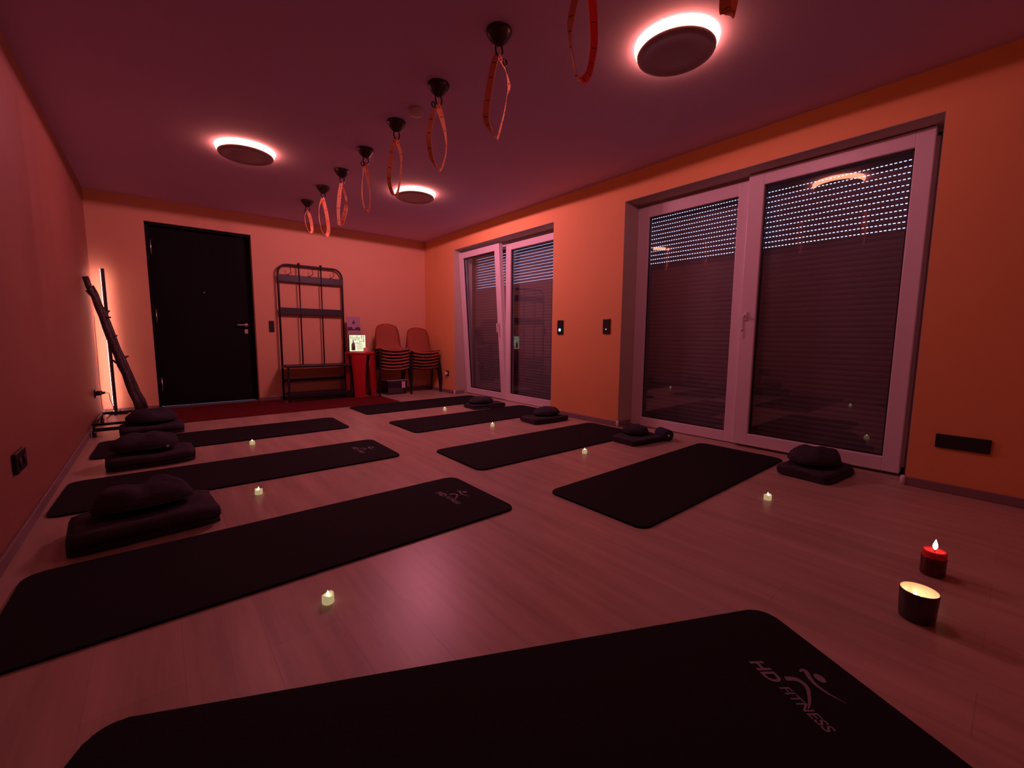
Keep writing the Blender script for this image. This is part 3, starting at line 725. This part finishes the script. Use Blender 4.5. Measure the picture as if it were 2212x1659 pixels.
# ------------------------------------------------------------------ blankets and cushions
def blanket(label, x, y, rz, wx=.47, wy=.34, layers=3, th=.022, seed=1, m=BLANKET):
    """a blanket folded zig-zag: serpentine section in (y, z) extruded along x"""
    rnd = random.Random(seed); hy = wy/2; pts = []
    pitch = th*1.02
    for l in range(layers):
        z = th/2+.002+l*pitch; s = 1 if l % 2 == 0 else -1
        ext = hy-th/2-rnd.uniform(0, .012)
        n = 10
        for k in range(n+1): pts.append((s*(-ext+2*ext*k/n), z))
        if l < layers-1:
            for k in range(1, 5):
                a = -pi/2+pi*k/5; pts.append((s*(ext+pitch/2*cos(a)), z+pitch/2+pitch/2*sin(a)))
    P = [Vector((0, a, b)) for a, b in pts]; up, dn = [], []
    for i, p in enumerate(P):
        tg = (P[min(i+1, len(P)-1)]-P[max(i-1, 0)]).normalized(); nn = Vector((0, -tg.z, tg.y))*th*.47
        up.append(p+nn); dn.append(p-nn)
    loop = up+dn[::-1]
    bm = B(); nx = 12; rings = []
    for j in range(nx+1):
        u = -1+2*j/nx; shrink = 1-.16*abs(u)**7
        rings.append([bm.verts.new((wx/2*u, q.y*shrink, q.z*(1-.12*abs(u)**6))) for q in loop])
    n = len(loop)
    for A, Bq in zip(rings, rings[1:]):
        for k in range(n): bm.faces.new((A[k], A[(k+1) % n], Bq[(k+1) % n], Bq[k])).smooth = True
    m_ = len(up)
    for rg in (rings[0], rings[-1]):
        for i in range(m_-1): bm.faces.new((rg[i], rg[i+1], rg[n-2-i], rg[n-1-i]))
    jitter(bm, .009, 6, seed); jitter(bm, .003, 25, seed+5)
    mz = min(v.co.z for v in bm.verts)
    for v in bm.verts: v.co.z -= mz
    top = max(v.co.z for v in bm.verts)
    return tag(ob('folded_blanket', bm, m, loc=(x, y, 0), rot=(0, 0, rz)), label, 'blanket', 'folded blankets beside the mats'), top
def cushion(label, x, y, z, rz, rx=.17, ry=.15, h=.12, seed=1, crescent=0.0, tagpos=None, m=CUSHM):
    bm = B(); seg = 36; prof = []
    for k in range(13):
        a = -pi/2+pi*k/12; prof.append((cos(a)**.62 if cos(a) > 1e-4 else 0, sin(a)))
    lathe(bm, [(r if r > .01 else 0, zz_) for r, zz_ in prof], seg)
    from mathutils import noise
    for v in bm.verts:
        X, Y, Z = v.co; sag = .30*noise.noise(Vector((X*1.5+seed, Y*1.5, Z*1.2)))+.07*noise.noise(Vector((X*5+seed, Y*5, Z*4)))
        Z2 = Z+sag
        if crescent: Y = Y - crescent*(X*X) ; Z2 = Z2*(1-1.1*crescent*math.exp(-((X+.05)/.22)**2)*(1 if Z > 0 else 0))
        if Z < 0: Z2 *= .40
        v.co = Vector((X*rx*(1+.05*noise.noise(Vector((X*2+seed, Y*2, 3)))), Y*ry, Z2*h*.62))
    mz = min(v.co.z for v in bm.verts)
    for v in bm.verts: v.co.z -= mz
    t = thing('meditation_cushion', label, 'cushion', (x, y, z-.004), rz, 'cushions on the folded blankets')
    ob('cover', bm, m, t, smooth=True)
    bm = B(); tube(bm, [(rx*1.0*cos(2*pi*k/40), ry*1.0*sin(2*pi*k/40)-(crescent*cos(2*pi*k/40)**2*ry if crescent else 0), h*.21) for k in range(40)], .003, 6, closed=True); ob('piping', bm, m, t, loc=(0, 0, .005))
    if tagpos:
        a = RAD(tagpos); bm = B(); box(bm, -.010, .010, -.001, .001, -.007, .007)
        ob('care_tag', bm, WHITE, t, loc=((rx*1.03+.002)*cos(a), (ry*1.03+.002)*sin(a), h*.24), rot=(0, 0, a+pi/2))
    return t
_, z = blanket('thick dark folded blanket between the two nearest left mats', -.085, 2.47, .06, .50, .36, 3, .030, 11)
cushion('dark crescent cushion on the thick blanket nearest the camera on the left', -.09, 2.50, z, .05, .175, .13, .135, 3, .35)
_, z = blanket('dark folded blanket behind the middle left mat', -.08, 3.78, .02, .46, .34, 3, .026, 12)
cushion('dark cushion on the blanket behind the middle left mat', -.11, 3.80, z, 0, .18, .14, .13, 4, .15, tagpos=-50)
_, z = blanket('dark folded blanket behind the farthest left mat', -.08, 4.90, .03, .43, .34, 3, .028, 13)
cushion('dark cushion on the blanket next to the corner trolley', -.08, 4.92, z, 0, .18, .15, .14, 5)
_, z = blanket('dark folded blanket beside the nearest right mat below the big window', 3.275, .80, -.10, .47, .32, 2, .026, 14)
cushion('dark domed cushion on the blanket under the near end of the big window', 3.30, .83, z, -.1, .18, .14, .120, 6)
_, z = blanket('dark folded blanket in front of the big window with a dark roll on it', 3.10, 2.03, -.12, .40, .28, 2, .022, 15)
cushion('small dark cushion on the blanket in front of the big window', 3.14, 2.10, z, .2, .12, .11, .08, 7)
bm = B(); tube(bm, [(-.075, 0, .05), (-.07, 0, .05), (.07, 0, .05), (.075, 0, .05)], [.035, .05, .05, .035], 20)
t = thing('rolled_blanket', 'small bluish rolled blanket with a white tag next to the big window', 'blanket', (3.32, 1.93, .0), RAD(60))
jitter(bm, .004, 14, 3); mz = min(v.co.z for v in bm.verts)
for v in bm.verts: v.co.z -= mz
ob('roll', bm, ROLLM, t)
bm = B(); box(bm, -.0105, .0105, -.001, .001, -.009, .009); ob('care_tag', bm, WHITE, t, loc=(-.074, -.0, .05), rot=(0, 0, pi/2))
_, z = blanket('dark folded blanket between the wall and the second right mat', 3.08, 3.16, -.05, .46, .30, 2, .024, 16)
cushion('dark domed cushion with a white tag near the wall controller', 3.14, 3.20, z, 0, .155, .125, .092, 8, tagpos=-35)
_, z = blanket('dark folded blanket in front of the far window', 3.10, 4.25, -.05, .46, .30, 2, .024, 17)
cushion('dark domed cushion with a tag in front of the far window', 3.06, 4.28, z, 0, .165, .125, .088, 9, tagpos=-45)

# ------------------------------------------------------------------ LED tealights
def tealight(label, loc, src=None):
    if src: return dup(src, loc, random.uniform(0, 6), label)
    t = thing('led_tealight', label, 'tealight', loc, 0, 'LED tealights on the floor')
    bm = B(); lathe(bm, [(0, 0), (.0175, 0), (.019, .002), (.019, .026), (.0175, .0285), (.013, .026), (.006, .023), (0, .0225)], 24)
    for v in bm.verts:
        if v.co.z > .02: v.co.z += .0035*sin(math.atan2(v.co.y, v.co.x)*2+.5)
    ob('wax_body', bm, WAXT, t, smooth=True)
    bm = B(); lathe(bm, [(0, .0215), (.0042, .023), (.0048, .028), (.003, .036), (0, .043)], 12); ob('flame_tip', bm, FLAMET, t, smooth=True)
    return t
tl = tealight('glowing LED tealight on the floor below the nearest left mat', (.378, 1.394, 0))
for lab, p in (('glowing LED tealight on the floor between the middle and nearest left mats', (.378, 2.638)), ('glowing LED tealight on the floor between the farthest and middle left mats', (.534, 3.897)),
               ('glowing LED tealight by the farthest right mat edge', (2.582, 4.35)), ('glowing LED tealight by the third right mat near the wall', (2.475, 3.269)),
               ('glowing LED tealight beside the second right mat', (2.441, 2.066)), ('glowing LED tealight beside the nearest right mat and its cushion', (2.513, .827))):
    tealight(lab, (p[0], p[1], 0), tl)

# ------------------------------------------------------------------ two real candles
def flame_light(par, z, e, soft=.006):
    ld = bpy.data.lights.new('flame_glow', 'POINT'); ld.energy = e; ld.color = (1, .62, .36); ld.shadow_soft_size = 0.0
    lo = bpy.data.objects.new('flame_glow', ld); C.objects.link(lo); lo.parent = par; lo.location = (0, 0, z)
def flame(par, z, s=1.0, x=0, y=0):
    bm = B(); lathe(bm, [(0, 0), (.004*s, .004*s), (.0062*s, .011*s), (.005*s, .019*s), (.002*s, .028*s), (0, .034*s)], 14, (x, y, z)); ob('flame', bm, FLAME, par, smooth=True)
t = thing('red_candle', 'lit red pillar candle in a glass, the farther of the two burning candles', 'candle', (2.183, .148, 0))
bm = B(); lathe(bm, [(0, 0), (.033, 0), (.0355, .004), (.036, .066), (.036, .070), (.035, .070), (.034, .005), (0, .005)], 40); ob('glass_cup', bm, REDGL, t, smooth=True)
bm = B(); lathe(bm, [(0, .006), (.0335, .006), (.0345, .090), (.0325, .095), (.026, .091), (.014, .087), (0, .086)], 40); ob('wax', bm, REDWAX, t, smooth=True)
bm = B(); tube(bm, [(0, 0, .084), (.001, 0, .098)], .0013, 6); ob('wick', bm, SEAL, t)
flame(t, .096, 1.2); flame_light(t, .135, .8)
t = thing('jar_candle', 'lit candle in a wide dark jar, nearest of the two burning candles', 'candle', (1.790, .144, 0))
bm = B(); lathe(bm, [(0, 0), (.040, 0), (.044, .005), (.0475, .092), (.0462, .095), (.0455, .095)], 48); ob('jar', bm, JARM, t, smooth=True)
bm = B(); lathe(bm, [(.0465, .0952), (.0450, .094), (.0430, .058), (.040, .054), (.02, .0525), (0, .052)], 48); ob('wax', bm, CREAM, t, smooth=True)
for wx, wy in ((-.014, -.006), (.014, .010)):
    bm = B(); tube(bm, [(wx, wy, .052), (wx, wy, .060)], .0013, 6); ob('wick', bm, SEAL, t)
    flame(t, .058, .8, wx, wy)
flame_light(t, .086, .045)
